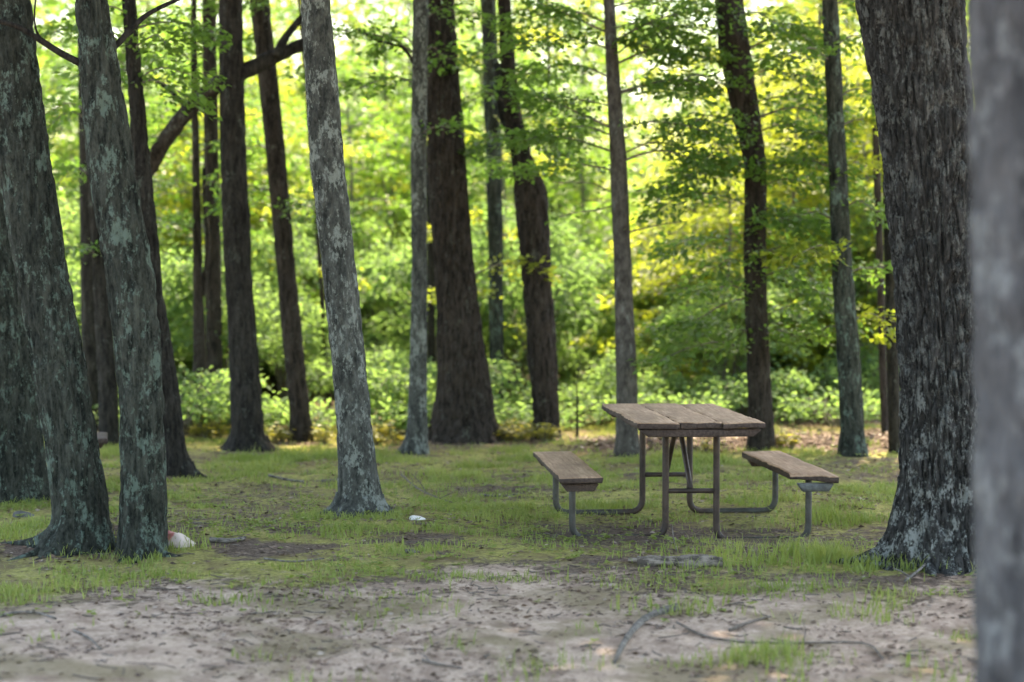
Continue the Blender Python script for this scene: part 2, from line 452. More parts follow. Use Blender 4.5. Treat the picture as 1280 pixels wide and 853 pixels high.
def crown_mesh(seed, R, H, nl, lsize=.17):
    """broad crown, local origin at the crown's foot: many clumps of leaves on an uneven ellipsoid"""
    r = np.random.default_rng(seed); nc = 90
    d = unit(r.normal(0, 1, (nc, 3))); d[:, 2] = np.abs(d[:, 2]) * 1.25 - .45
    q = r.uniform(.35, 1, nc) ** .6
    C = d * q[:, None] * np.array([R, R, H * .62]) + np.array([0, 0, H * .42])
    C[:, 2] = np.maximum(C[:, 2], .45)
    rr = r.uniform(.55, 1.15, nc) * R * .27
    w = rr ** 2; idx = r.choice(nc, nl, p=w / w.sum())
    o = unit(r.normal(0, 1, (nl, 3))) * (r.random(nl) ** .4)[:, None] * np.array([1, 1, .55])
    P = C[idx] + o * rr[idx][:, None]
    D = unit(o + r.normal(0, .6, (nl, 3))); Nn = unit(np.array([0, 0, 1.]) + r.normal(0, .6, (nl, 3)))
    L = lsize * r.uniform(.7, 1.3, nl)
    V, F = leaves(P, D, Nn, L, L * .62)
    return V, F, np.repeat(np.clip(r.normal(.5, .2, nl) + (r.random(nc)[idx] - .5) * .5, 0, 1), 4), C

CROWNS = []
for s in range(4):
    V, F, T, C = crown_mesh(40 + s, 3.9, 6.5, 25000)
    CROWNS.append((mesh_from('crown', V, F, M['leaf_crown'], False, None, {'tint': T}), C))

# ------------------------------------------------------------------ trunks of the grove
def trunk_mesh(base, rows, mat, ridge, ns, top, dz, lobes, seed, limbs):
    """rows: (height above base, x offset, y offset, radius)"""
    rows = np.array(sorted(rows)); zv = rows[-1, 0]
    sl = (rows[-1, 1] - rows[-2, 1]) / max(rows[-1, 0] - rows[-2, 0], .1)
    ext = np.linspace(0, top - zv, 7)[1:]
    er = [[zv + e, rows[-1, 1] + sl * e * (1 - .4 * e / (top - zv)) + .05 * math.sin(e * 1.3 + seed), rows[-1, 2] + .06 * math.sin(e + seed), rows[-1, 3] * (1 - .72 * e / (top - zv))] for e in ext]
    low = [[-.14, rows[0, 1] - (rows[1, 1] - rows[0, 1]) * .2, rows[0, 2], rows[0, 3] * 1.06]]
    R = np.array(low + rows.tolist() + er)
    z = np.concatenate([np.arange(-.14, zv + .5, dz), np.arange(zv + .5, top, .35), [top]])
    def sm(col):
        v = np.interp(z, R[:, 0], R[:, col])
        k = max(3, int(.13 / dz)) | 1
        pad = np.concatenate([2 * v[0] - v[1:k + 1][::-1], v, np.full(k, v[-1])])
        return np.convolve(pad, np.ones(k) / k, 'same')[k:-k]
    cx, cy, cr = sm(1), sm(2), sm(3)
    th = np.arange(ns) * 2 * np.pi / ns
    TH, Z = np.meshgrid(th, z); CR = np.repeat(cr[:, None], ns, 1)
    Cc, Ss = np.cos(TH), np.sin(TH)
    rbar = float(np.mean(rows[:, 3]))
    def nz(k, kz, o, sd): return fbm(np.stack([Cc * rbar * k + 31 + sd, Ss * rbar * k + 31, Z * kz + sd], -1).reshape(-1, 3), o).reshape(TH.shape)
    ph = nz(1 / .30, 1.6, 2, seed) - .5                      # broad lumps
    fi = nz(1 / (.040 if rbar < .25 else .030), 6.5, 2, seed + 7)                      # fissures running up the trunk
    fi = 1 - np.abs(fi - .5) * 5; fi = np.clip(fi, 0, 1) ** 1.4
    fine = nz(1 / .02, 22, 2, seed + 3) - .5
    rr = CR * (1 + .10 * ph) - 3.2 * ridge * fi + ridge * 1.2 * fine
    h = np.maximum(Z, 0)
    for (a, s, w, hh) in lobes:
        dth = (TH - a + np.pi) % (2 * np.pi) - np.pi
        rr = rr + s * np.exp(-(dth / w) ** 2) * np.exp(-h / hh)
    X = cx[:, None] + rr * Cc; Y = cy[:, None] + rr * Ss
    V = np.stack([X, Y, Z], -1).reshape(-1, 3)
    n = len(z); i = np.arange(n - 1)[:, None] * ns; j = np.arange(ns)[None]; j2 = (j + 1) % ns
    mb = MB(); mb.add(V, np.stack([i + j, i + j2, i + ns + j2, i + ns + j], -1).reshape(-1, 4))
    for P, r0 in limbs: tube(mb, P, np.linspace(r0, r0 * .3, len(P)), 7, False)
    return mb.build('trunk', mat), lambda zz: (float(np.interp(zz, z, cx)), float(np.interp(zz, z, cy)), float(np.interp(zz, z, cr)))

TREES = {}; root_mats = {}
def tree(key, label, pts, base_y, mat, ridge=.006, ns=72, top=9.0, dz=.035, lobes=(), crown=True, csc=1.0, clift=6.4, depth=None, group=None, name='forest_tree', lean_y=0.0):
    """pts: (left px, right px, row) outline of the trunk; base_y: pixel row where it meets the ground"""
    xb = np.interp(base_y, [p[2] for p in sorted(pts, key=lambda q: q[2])], [(p[0] + p[1]) / 2 for p in sorted(pts, key=lambda q: q[2])])
    g = gpix(xb, base_y)
    if depth: g = pix(xb, 330, depth); g.z = float(gh(g.x, g.y)[0])
    seed = (sum(map(ord, key)) * 7) % 40
    rows = []
    for (a, b, y) in pts:
        L, Rr = pix(a, y, g.y), pix(b, y, g.y)
        rows.append([(L.z + Rr.z) / 2 - g.z, (L.x + Rr.x) / 2 - g.x, lean_y * ((L.z + Rr.z) / 2 - g.z), (Rr.x - L.x) / 2])
    root = thing(name, label, 'tree', g, 0, group)
    limbs = []; cm = None
    if crown:
        cm, C = CROWNS[seed % 4]
        zv = max(r[0] for r in rows); tp = [r for r in rows if r[0] == zv][0]; r2 = sorted(rows)[-2]
        sl = (tp[1] - r2[1]) / max(tp[0] - r2[0], .1)
        fx = tp[1] + sl * (clift - zv) * .9
        rz = seed * .7; ca, sa_ = math.cos(rz), math.sin(rz)
        for k in range(0, 40, 4):
            c = C[k] * csc; c = np.array([c[0] * ca - c[1] * sa_ + fx, c[0] * sa_ + c[1] * ca, c[2] + clift])
            s0 = np.array([tp[1] + sl * (clift - zv) * .7, 0, clift - .5 + .2 * (k % 5)])
            m_ = s0 * .55 + c * .45 + np.array([0, 0, .3])
            limbs.append((spline([s0, m_, c], 6), tp[3] * .45))
    me, at = trunk_mesh(g, rows, M[mat], ridge, ns, max(top, clift + 3.2) if crown else top, dz, lobes, seed, limbs)
    obj('trunk', me, root); root_mats[key] = M[mat]
    if crown:
        co = obj('crown', cm, root, (fx, 0, clift)); co.rotation_euler = (0, 0, rz); co.scale = (csc, csc, csc)
    TREES[key] = (root, g, at)
    return root, g, at

PI = math.pi
tree('t1', 'thick grey trunk at the left edge standing behind the leaning pair, mossy foot', [(-62, 62, 615), (-58, 50, 540), (-66, 34, 400), (-86, 6, 200), (-118, -30, 0)], 622, 'bark_green', .010, 96, lobes=[(0, .05, .5, .2), (-PI / 2, .05, .6, .2)])
tree('t2', 'leaning grey trunk with two pale lichen spots sharing its foot with a twin', [(60, 146, 676), (66, 138, 640), (55, 124, 560), (38, 106, 450), (20, 87, 350), (-8, 61, 180), (-36, 38, 0)], 684, 'bark_green', .008, 96, lobes=[(PI * .98, .16, .28, .07), (-2.2, .12, .35, .07), (-.7, .05, .4, .1)])
tree('t3', 'leaning greenish grey trunk beside the red and white bag', [(146, 213, 690), (150, 210, 650), (149, 206, 520), (141, 201, 430), (132, 194, 350), (108, 168, 200), (92, 136, 0)], 692, 'bark_green', .007, 88, lobes=[(-1.9, .07, .4, .1), (-1.1, .04, .4, .1), (PI, .03, .4, .12)])
tree('t4', 'slim leaning trunk with pale root flare, behind the leaning twins', [(206, 244, 592), (206, 233, 560), (193, 222, 470), (178, 205, 370), (165, 190, 220), (158, 178, 90), (152, 170, 0)], 595, 'bark_dark', .005, 64, lobes=[(0, .09, .35, .06), (-.8, .06, .4, .06)])
tree('t5', 'dark straight trunk seen between the leaning pair', [(123, 150, 552), (122, 147, 480), (115, 134, 330), (104, 124, 150), (98, 116, 0)], 556, 'bark_dark', .004, 40, clift=7)
tree('t6', 'very thin forked brown trunk left of the trunk with a big crooked limb', [(239, 260, 534), (241, 259, 480), (241, 255, 380), (240, 250, 220), (238, 247, 60), (238, 246, 0)], 536, 'bark_brown', .003, 32, csc=.7, clift=6.8)
tree('t7', 'dark upright trunk with a thick crooked limb arching across it', [(280, 341, 562), (289, 331, 545), (286, 324, 450), (280, 314, 330), (277, 314, 266), (276, 311, 255), (275, 308, 180), (273, 303, 0)], 563, 'bark_dark', .005, 72, lobes=[(PI, .05, .4, .08), (0, .06, .4, .08)])
tree('t8', 'slim brown trunk between the crooked limbed tree and the lichen spotted one', [(359, 393, 548), (362, 389, 520), (352, 378, 420), (345, 369, 330), (331, 356, 180), (312, 337, 0)], 550, 'bark_brown', .004, 56, clift=7)
tree('t9', 'pale grey lichen spotted trunk leaning, foot beside a sunlit grass patch', [(414, 490, 640), (423, 478, 622), (422, 470, 570), (416, 461, 480), (402, 446, 340), (387, 431, 200), (375, 413, 0)], 640, 'bark_grey', .004, 96, lobes=[(PI, .07, .4, .06), (-2, .05, .4, .07), (-.4, .05, .5, .07)])
tree('t10', 'slim pale grey trunk close beside the broad dark one', [(499, 537, 566), (508, 535, 545), (511, 534, 480), (514, 534, 340), (513, 533, 200), (516, 536, 0)], 568, 'bark_grey', .003, 56, lobes=[(PI, .06, .4, .06)], csc=.9)
tree('t11', 'broad dark brown trunk with wide buttressed foot', [(532, 630, 548), (540, 620, 520), (546, 614, 480), (544, 600, 380), (541, 592, 320), (533, 583, 190), (533, 568, 0)], 550, 'bark_brown', .011, 96, lobes=[(0, .03, .3, .1), (PI, .02, .35, .1), (-1.2, .06, .3, .15), (-2.1, .05, .3, .12)], csc=1.1)
tree('t12', 'green shaded trunk deep behind the broad dark one', [(610, 633, 520), (611, 630, 440), (610, 630, 330), (606, 627, 170), (600, 620, 0)], 520, 'bark_green', .004, 36, crown=False, top=9)
tree('t13', 'broken brown trunk, thick below a shoulder and thinner above', [(662, 703, 547), (666, 700, 520), (660, 697, 450), (655, 693, 390), (647, 688, 300), (642, 685, 245), (642, 683, 232), (641, 672, 212), (634, 660, 175), (629, 653, 145), (625, 645, 80), (621, 638, 0)], 549, 'bark_brown', .008, 80, lobes=[(-1.57, .05, .4, .1)], csc=.9)
tree('t15', 'smooth grey trunk rising just behind the picnic table with bare side twigs', [(767, 801, 568), (770, 798, 540), (770, 797, 480), (767, 790, 340), (762, 783, 190), (757, 775, 90), (754, 768, 0)], 570, 'bark_smooth', .002, 56, csc=.9)
tree('t16', 'crooked brown trunk half hidden by leaves, behind the right end of table', [(933, 970, 560), (935, 967, 520), (932, 961, 420), (929, 957, 330), (931, 959, 210), (912, 948, 130), (898, 938, 60), (893, 930, 0)], 562, 'bark_brown', .004, 56)
tree('t17', 'straight grey trunk behind the right hand bench with a sapling against it', [(1046, 1085, 566), (1050, 1081, 540), (1046, 1076, 450), (1040, 1066, 340), (1033, 1055, 140), (1027, 1048, 0)], 569, 'bark_green', .003, 56)
tree('t19', 'massive furrowed trunk with pale lichen flakes and flared roots', [(1102, 1262, 690), (1112, 1252, 655), (1122, 1242, 610), (1125, 1234, 520), (1122, 1230, 450), (1115, 1226, 340), (1100, 1220, 200), (1089, 1213, 104), (1071, 1206, 0)], 704, 'bark_furrow', .013, 240, dz=.022, lobes=[(PI, .26, .22, .07), (-2.5, .14, .22, .08), (-1.7, .10, .25, .1), (-1.0, .12, .3, .08)], csc=1.35, clift=5.8)
tree('t20', 'out of focus smooth grey trunk in front of the massive furrowed one', [(1222, 1400, 1150), (1218, 1385, 850), (1215, 1376, 340), (1209, 1366, 0)], 1175, 'bark_near', .006, 120, clift=5.2, csc=1.0)

for k, (a, b, x0, x1, yb, lab) in enumerate([
    (258, 280, 252, 270, 528, 'dark shaded trunk in the wood just behind the thin forked one'),
    (103, 126, 96, 116, 538, 'brownish trunk behind the half hidden plank bench'),
    (534, 545, 531, 541, 512, 'slim dark trunk in the gap between the pale slim trunk and the broad dark one'),
    (1101, 1111, 1085, 1094, 540, 'thinner of two dark trunks behind the massive furrowed one'),
    (1110, 1127, 1098, 1112, 552, 'thicker of two dark trunks behind the massive furrowed one'),
    (719, 724, 716, 718, 545, 'short bare sapling between the broken trunk and the picnic table'),
    (408, 415, 372, 376, 510, 'thin curving sapling stem behind the lichen spotted trunk'),
    (690, 698, 682, 686, 470, 'slender trunk in the wood right behind the broken trunk'),
    (850, 854, 847, 850, 520, 'bare upright stick of a sapling rising behind the table top')]):
    tree('far%d' % k, lab, [(a, b, yb), (a + 1, b - 1, yb - 40), (a + 1, b - 2, yb - 75)] if k in (5, 8) else [(a, b, yb), ((a * 2 + x0) / 3, (b * 2 + x1) / 3, yb - 190), (x0, x1, 0)], yb + 2, 'bark_dark' if k % 3 else 'bark_brown', .002, 20, top=(9, 9, 9, 9, 9, 1.0, 9, 9, 1.3)[k], dz=.08, crown=False, group='thin trunks deep in the wood', name='slender_tree')

def limb_part(key, pts, r0, r1, name='branch', mat=None, dy=0.0, n=24, ns=9, rough=.1):
    """a bough of a tree: pixel polyline at the tree's depth; starts inside its trunk"""
    root, g, at = TREES[key]
    P = [np.array(pix(p[0], p[1], g.y + dy * (k / (len(pts) - 1)) + (p[2] if len(p) > 2 else 0))) - np.array(g) for k, p in enumerate(pts)]
    mb = MB(); tube(mb, spline(P, n), np.linspace(r0, r1, n), ns, True, rough, len(pts))
    return obj(name, mb.build(name, M[mat or 'bark_dark']), root), spline(P, n)

def roots(key, spec):
    """surface roots running out from the trunk's foot, half sunk in the soil"""
    root, g, at = TREES[key]; cx_, cy_, cr_ = at(.05)
    for k, (ang, L, r0) in enumerate(spec):
        q = random.Random(key + str(k)); t = np.linspace(0, 1, 12); a = ang + q.uniform(-.5, .5) * t
        rr_ = cr_ * .75 + L * t; X = cx_ + np.cos(a) * rr_; Y = cy_ + np.sin(a) * rr_
        Z = gh(g.x + X, g.y + Y) - g.z + r0 * (1.1 * (1 - t) ** 2 - .25) + .10 * np.exp(-t * 7)
        mb = MB(); tube(mb, np.stack([X, Y, Z], 1), r0 * (1 - .8 * t) + .004, 9, True, .3, k); obj('root', mb.build('root', root_mats[key]), root)
roots('t2', [(PI * .97, .42, .045), (-2.5, .34, .04), (-2.0, .26, .04), (-1.4, .2, .035)])
roots('t3', [(-2.1, .16, .04), (-1.5, .2, .035), (-.9, .18, .035)])
roots('t4', [(-.1, .24, .03), (-.9, .18, .03)])
roots('t9', [(PI * 1.05, .24, .035), (-2.2, .2, .03), (-1.2, .16, .03), (-.3, .16, .03)])
roots('t19', [(PI * 1.0, .45, .06), (-2.6, .34, .055), (-2.1, .3, .05), (-1.5, .28, .05), (-1.0, .3, .05)])
roots('t11', [(0, .35, .06), (-.7, .28, .06), (-1.6, .25, .06), (-2.5, .25, .06)])
roots('t7', [(PI, .2, .04), (-2.2, .18, .035), (-.9, .18, .035), (0, .22, .04)])

# the crooked limb of the dark tree, both sides of its trunk
limb_part('t7', [(292, 92), (275, 104), (255, 120), (236, 138), (216, 162), (200, 186), (188, 206), (172, 232)], .075, .085, 'limb', 'bark_brown', .25, 30, 14, .18)
limb_part('t7', [(292, 95), (318, 84), (345, 70), (368, 60), (392, 52)], .085, .06, 'limb', None, .3, 24, 12, .18)
limb_part('t7', [(345, 70), (355, 50), (372, 28), (392, 8)], .05, .03, 'limb', None, .3, 18, 10, .15)
limb_part('t7', [(236, 138), (222, 122), (205, 108), (188, 96)], .03, .015, 'branch', None, .2)
limb_part('t3', [(108, 84), (96, 77), (75, 66), (50, 50), (25, 35), (0, 27), (-30, 20)], .024, .012, 'branch', None, -.2)
limb_part('t3', [(56, 54), (46, 40), (43, 20), (45, -5)], .008, .005, 'branch', None, -.2, 12, 6)
limb_part('t3', [(128, 70), (148, 54), (165, 35), (188, 16), (225, -2)], .022, .012, 'branch', None, .2)
limb_part('t6', [(252, 370), (257, 340), (260, 300), (256, 260), (255, 210)], .035, .02, 'branch', 'bark_brown', .1)
limb_part('t13', [(650, 190), (636, 165), (626, 130), (622, 80)], .06, .035, 'limb', None, .35, 20, 12)
limb_part('t10', [(524, 90), (506, 62), (488, 55), (470, 50), (445, 36)], .02, .008, 'branch', None, .1, 18, 7)

# ------------------------------------------------------------------ leafy boughs of the grove trees
def leafy_bough(key, pts, r0=.014, lsize=.075, dens=110, width=.42, mat='leaf', dy=.0, seed=0, t0=.12):
    o, P = limb_part(key, pts, r0, .004, 'branch', 'twig', dy, 16, 6, .05)
    r = np.random.default_rng(900 + seed)
    L = float(np.sum(np.linalg.norm(np.diff(P, axis=0), axis=1)))
    (V, F), k = spray(P, r, int(dens * L), width, lsize, .5, t0)
    obj('foliage', mesh_from('foliage', V, F, M[mat], False, None, {'tint': np.repeat(np.clip(r.normal(.45, .2, k), 0, 1), 4)}), o)

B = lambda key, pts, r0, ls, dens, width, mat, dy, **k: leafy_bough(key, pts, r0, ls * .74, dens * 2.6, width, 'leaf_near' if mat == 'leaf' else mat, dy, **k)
for k, a in enumerate([
    ('t15', [(764, 160), (725, 142), (690, 126), (655, 117)], .014, .10, 120, .40, 'leaf', .3),
    ('t15', [(766, 190), (720, 175), (680, 170), (650, 178)], .012, .10, 150, .40, 'leaf', -.2),
    ('t15', [(772, 205), (805, 192), (838, 190), (890, 210)], .014, .10, 70, .32, 'leaf', -.4, 0, .5),
    ('t15', [(768, 45), (735, 30), (700, 14), (670, 2)], .014, .10, 110, .4, 'leaf', .2),
    ('t15', [(768, 52), (800, 34), (835, 20), (880, 12)], .014, .10, 110, .4, 'leaf', -.2),
    ('t15', [(770, 80), (815, 62), (860, 60), (905, 72)], .014, .10, 110, .42, 'leaf', .3),
    ('t15', [(772, 118), (815, 104), (855, 100), (890, 112)], .012, .10, 100, .35, 'leaf', -.3),
    ('t15', [(780, 291), (800, 287), (825, 281), (862, 276)], .011, .08, 18, .2, 'leaf', -.1),
    ('t15', [(776, 253), (750, 262), (720, 266), (690, 274)], .010, .08, 20, .2, 'leaf', .1),
    ('t15', [(776, 246), (755, 236), (738, 229), (690, 228)], .009, .08, 16, .2, 'leaf', .1),
    ('t16', [(942, 210), (900, 205), (865, 218), (830, 235)], .014, .11, 130, .45, 'leaf', -.5),
    ('t16', [(945, 330), (985, 345), (1015, 360), (1040, 372)], .012, .11, 120, .45, 'leaf', -.3),
    ('t16', [(944, 370), (905, 380), (880, 395), (858, 405)], .012, .11, 120, .42, 'leaf', -.4),
    ('t16', [(940, 150), (985, 135), (1015, 140), (1040, 150)], .014, .11, 120, .45, 'leaf', .3),
    ('t16', [(944, 260), (975, 262), (1000, 272), (1022, 285)], .012, .11, 150, .45, 'leaf', -.5),
    ('t16', [(920, 70), (960, 50), (1000, 48), (1030, 60)], .014, .11, 120, .5, 'leaf', .2),
    ('t13', [(652, 180), (625, 170), (600, 178), (580, 190)], .012, .11, 140, .4, 'leaf', -.3),
    ('t13', [(648, 168), (668, 172), (690, 182), (705, 196)], .012, .11, 150, .35, 'leaf', -.3),
    ('t4', [(168, 110), (190, 100), (215, 110), (240, 125)], .012, .10, 140, .45, 'leaf', -.1),
    ('t4', [(160, 40), (190, 30), (225, 28), (255, 40)], .012, .10, 140, .5, 'leaf', -.1),
    ('t5', [(110, 150), (90, 140), (70, 150), (50, 170)], .012, .10, 130, .5, 'leaf', -.2),
    ('t8', [(345, 240), (320, 236), (305, 246), (290, 262)], .010, .10, 100, .35, 'leaf', .3),
    ('t10', [(524, 70), (490, 50), (460, 42), (425, 38)], .012, .10, 110, .4, 'leaf', .2),
    ('t10', [(524, 170), (540, 160), (560, 158), (575, 160)], .008, .10, 60, .2, 'leaf', -.4),
    ('t11', [(590, 345), (625, 330), (650, 332), (668, 345)], .010, .10, 110, .4, 'leaf_yellow', .4),
    ('t17', [(1040, 210), (1010, 200), (985, 205), (960, 215)], .010, .10, 110, .4, 'leaf', .5),
    ('t17', [(1045, 160), (1070, 150), (1095, 152), (1120, 165)], .010, .10, 110, .4, 'leaf_yellow', .5),
    ('t17', [(1040, 60), (1065, 45), (1090, 48), (1110, 60)], .010, .10, 130, .5, 'leaf', .5),
]):
    B(*a[:8], seed=k, t0=a[9] if len(a) > 9 else .12)
for key, n_, y0, y1, l0, l1, mt in [('t15', 12, -10, 215, 60, 150, 'leaf'), ('t16', 24, 10, 450, 50, 125, 'leaf'), ('t17', 8, 0, 420, 40, 90, 'leaf'), ('t17', 3, 200, 460, 40, 80, 'leaf_yellow'),
                                   ('t13', 6, 10, 215, 40, 80, 'leaf'), ('t12', 9, 20, 420, 40, 90, 'leaf_yellow'), ('t5', 7, 0, 330, 40, 80, 'leaf'), ('t6', 9, 0, 300, 40, 80, 'leaf'), ('t4', 4, 0, 120, 40, 90, 'leaf'),
                                   ('t8', 4, 0, 330, 35, 70, 'leaf'), ('t10', 4, 0, 130, 40, 90, 'leaf'), ('far6', 4, 60, 350, 30, 70, 'leaf_yellow'), ('far7', 6, 40, 380, 40, 80, 'leaf')]:
    root_, g_, at_ = TREES[key]; q = random.Random(key)
    for k in range(n_):
        row = y0 + (y1 - y0) * (k + q.random()) / n_
        zz = pix(640, row, g_.y).z - g_.z; cx_, cy_, cr_ = at_(zz)
        px_ = 640 + (g_.x + cx_) / g_.y * F_PX; sd_ = 1 if (k + len(key)) % 2 else -1; ln_ = q.uniform(l0, l1) * sd_
        leafy_bough(key, [(px_, row + 6), (px_ + ln_ * .35, row - q.uniform(2, 12)), (px_ + ln_ * .7, row - q.uniform(-4, 12)), (px_ + ln_, row + q.uniform(-4, 16))], .009, .075, 280, .30 + .0012 * abs(ln_), 'leaf_near' if mt == 'leaf' else mt, q.uniform(-.9, -.2 if key == 't16' else .9), seed=100 + k + len(key) * 7 + int(row))

# ------------------------------------------------------------------ young trees and shrubs of the wood behind
YOUNG = []
for s, (H, nb, lm, low) in enumerate([(5.2, 34, 1.7, .5), (6.4, 40, 1.9, .9), (4.2, 30, 1.5, .3), (7.4, 44, 2.1, 1.6), (3.2, 24, 1.3, .25), (8.2, 46, 2.2, 2.2)]):
    mb, V, F, T = young_tree_mesh(70 + s, H, nb, lm, low, (.095, .11, .08, .11, .115, .10)[s], (140, 120, 180, 120, 110, 130)[s])
    st = mb.build('stem', M['stem'])
    fo = mesh_from('crown', V, F, M['leaf'], False, None, {'tint': T}); fy = fo.copy(); fy.materials.clear(); fy.materials.append(M['leaf_yellow'])
    YOUNG.append((st, fo, fy))

taken = []
def young(x, y, kind, sc, yellow, rz):
    size = ('middling', 'bushy upright', 'short bushy', 'tall bare stemmed', 'low spreading', 'very tall high crowned')[kind]; colr = 'yellow green' if yellow else 'green'
    t = thing('young_tree', '%s %s young tree with layered sprays behind the shrubs' % (size, colr), 'young tree', (x, y, float(gh(x, y)[0])), rz, '%s %s young trees behind the grove' % (size, colr))
    st, fo, fy = YOUNG[kind]
    obj('trunk', st, t); obj('crown', fy if yellow else fo, t)
    t.scale = (sc, sc, sc * random.uniform(.92, 1.1))

for k in range(900):
    if len(taken) >= 74: break
    y = 25.5 + 25 * random.random() ** 1.15; x = random.uniform(-1, 1) * (.285 * y + 1.2)
    if any((x - a) ** 2 + (y - b) ** 2 < (1.35 if y < 34 else 1.8) ** 2 for a, b in taken): continue
    if y < 28.0 and -3.2 < x < 3.2: continue
    taken.append((x, y))
    kind = random.choice([2, 4, 4, 2, 0]) if y < 31 else random.choice([0, 1, 2, 3, 3, 5])
    fx = x / y * F_PX + 640
    yl = random.random() < (.75 if fx > 800 else .55 if 250 < fx < 520 else .28) and y > 25
    young(x, y, kind, random.uniform(.85, 1.2), yl, random.uniform(0, 6.28))

for (px_, y_, kd_, sc_, yl_) in [(862, 25.6, 4, .95, True), (905, 24.2, 2, .85, True), (1000, 24.8, 2, .95, True), (1020, 26.2, 0, .9, True), (1098, 24.6, 4, 1.0, True), (1060, 25.6, 2, 1.05, True), (830, 28.5, 4, 1.1, False), (885, 26.6, 2, .95, True), (930, 28.8, 0, .95, True), (985, 27.4, 2, 1.05, True), (1040, 29.5, 0, 1.0, True), (1085, 26.8, 4, 1.1, True), (1115, 28.5, 2, 1.0, True), (265, 27.5, 4, 1.1, True), (330, 28.6, 2, .95, False), (225, 29, 2, 1.0, True), (480, 30, 2, .95, True), (720, 30.5, 2, 1.0, False)]:
    young((px_ - 640) / F_PX * y_, y_, kd_, sc_, yl_, px_ * .1)

def shrub_mesh(seed, R, H, nst, lsize):
    r = np.random.default_rng(seed); mb = MB(); LV, LF, T = [], [], []; n0 = 0
    for k in range(nst):
        a = k * 2.4 + r.normal(0, .3); L = R * r.uniform(.5, 1.1); h = H * r.uniform(.45, 1)
        t = np.linspace(0, 1, 7)
        P = np.stack([np.cos(a) * L * t ** 1.2, np.sin(a) * L * t ** 1.2, h * np.sin(t * 2.1) / .93 - .03], 1) + r.normal(0, .015, (7, 3))
        tube(mb, P, np.linspace(.012, .003, 7), 4, False)
        (V, F), n = spray(P, r, int(130 * (L + h) * .7), .30, lsize, .5, .25)
        LV.append(V); LF.append(F + n0); n0 += len(V); T.append(np.repeat(np.clip(r.normal(.5, .2, n), 0, 1), 4))
    return mb.build('stem', M['stem']), mesh_from('foliage', np.concatenate(LV), np.concatenate(LF), M['leaf_shrub'], False, None, {'tint': np.concatenate(T)})
SHR = [shrub_mesh(200 + k, R_, h, ns_, .072) for k, (R_, h, ns_) in enumerate([(.9, 1.0, 22), (1.0, 1.6, 26), (.8, .55, 20), (1.1, 2.2, 30), (.6, .3, 16)])]
stk = []
for k in range(2500):
    if len(stk) >= 115: break
    y = 21.0 + 10.5 * random.random() ** 1.3; x = random.uniform(-1, 1) * (.27 * y + .6)
    if any((x - a) ** 2 + (y - b) ** 2 < (.6 if b < 23 else .78) ** 2 for a, b in stk): continue
    if y < 21.8 and x > .3: continue
    stk.append((x, y))
    t = thing('understory_shrub', '-', 'shrub', (x, y, float(gh(x, y)[0])), random.uniform(0, 6.28))
    sc = random.uniform(.7, 1.25); t.scale = (sc, sc, sc)
    s = random.choice([SHR[2], SHR[4], SHR[4]] if y < 22.8 else [SHR[0], SHR[2], SHR[1]] if y < 25 else [SHR[0], SHR[1], SHR[0], SHR[3]]); obj('stem', s[0], t); obj('foliage', s[1], t)
    kd = ('waist high', 'chest high rounded', 'knee high spreading', 'man high arching', 'ankle high creeping')[[q is s for q in SHR].index(True)]
    t['label'] = '%s leafy green shrub behind the far edge of the grass' % kd; t['group'] = '%s shrubs behind the grass' % kd

# sunlit weeds at the feet of the far trunks
def weed_mesh(seed):
    r = np.random.default_rng(seed); mb = MB(); P, D, Nn = [], [], []
    for k in range(14):
        a = r.uniform(0, 6.28); L = r.uniform(.02, .16); h = r.uniform(.08, .26); t = np.linspace(0, 1, 5)
        q = np.stack([np.cos(a) * L * t, np.sin(a) * L * t, h * t - .01], 1); tube(mb, q, np.linspace(.004, .002, 5), 4, False)
        for j in range(7):
            u = r.uniform(.35, 1); b = r.uniform(0, 6.28)
            P.append(q[0] + (q[-1] - q[0]) * u); D.append([math.cos(b), math.sin(b), .15]); Nn.append([r.normal(0, .3), r.normal(0, .3), 1])
    n = len(P); L = r.uniform(.04, .085, n)
    V, F = leaves(np.array(P), np.array(D), unit(np.array(Nn)), L, L * .6)
    return mb.build('stem', M['stem']), mesh_from('foliage', V, F, M['leaf_weed'], False, None, {'tint': np.repeat(r.random(n), 4)})
WE = [weed_mesh(300 + k) for k in range(3)]
for k, (px, py) in enumerate([(246, 545), (258, 549), (268, 543), (352, 553), (400, 552), (405, 556), (470, 556), (478, 552), (494, 556), (630, 552), (640, 550), (648, 553), (656, 549), (664, 552), (672, 550), (680, 553), (690, 552), (884, 557), (976, 560), (988, 558), (635, 546), (645, 545), (660, 545), (275, 549), (345, 550)]):
    p = gpix(px, py)
    where = 'between the thin forked trunk and the crooked limbed tree' if px < 300 else 'by the slim brown trunk at the far grass edge' if px < 440 else 'by the slim pale grey trunk' if px < 600 else 'at the foot of the broken brown trunk' if px < 800 else 'at the foot of the crooked brown trunk behind the table'
    t = thing('leafy_weed', 'small yellowish leafy weed ' + where, 'weed', p, random.uniform(0, 6), 'weeds ' + where)
    sc = random.uniform(.7, 1.15); t.scale = (sc, sc, sc); s = WE[k % 3]; obj('stem', s[0], t); obj('foliage', s[1], t)

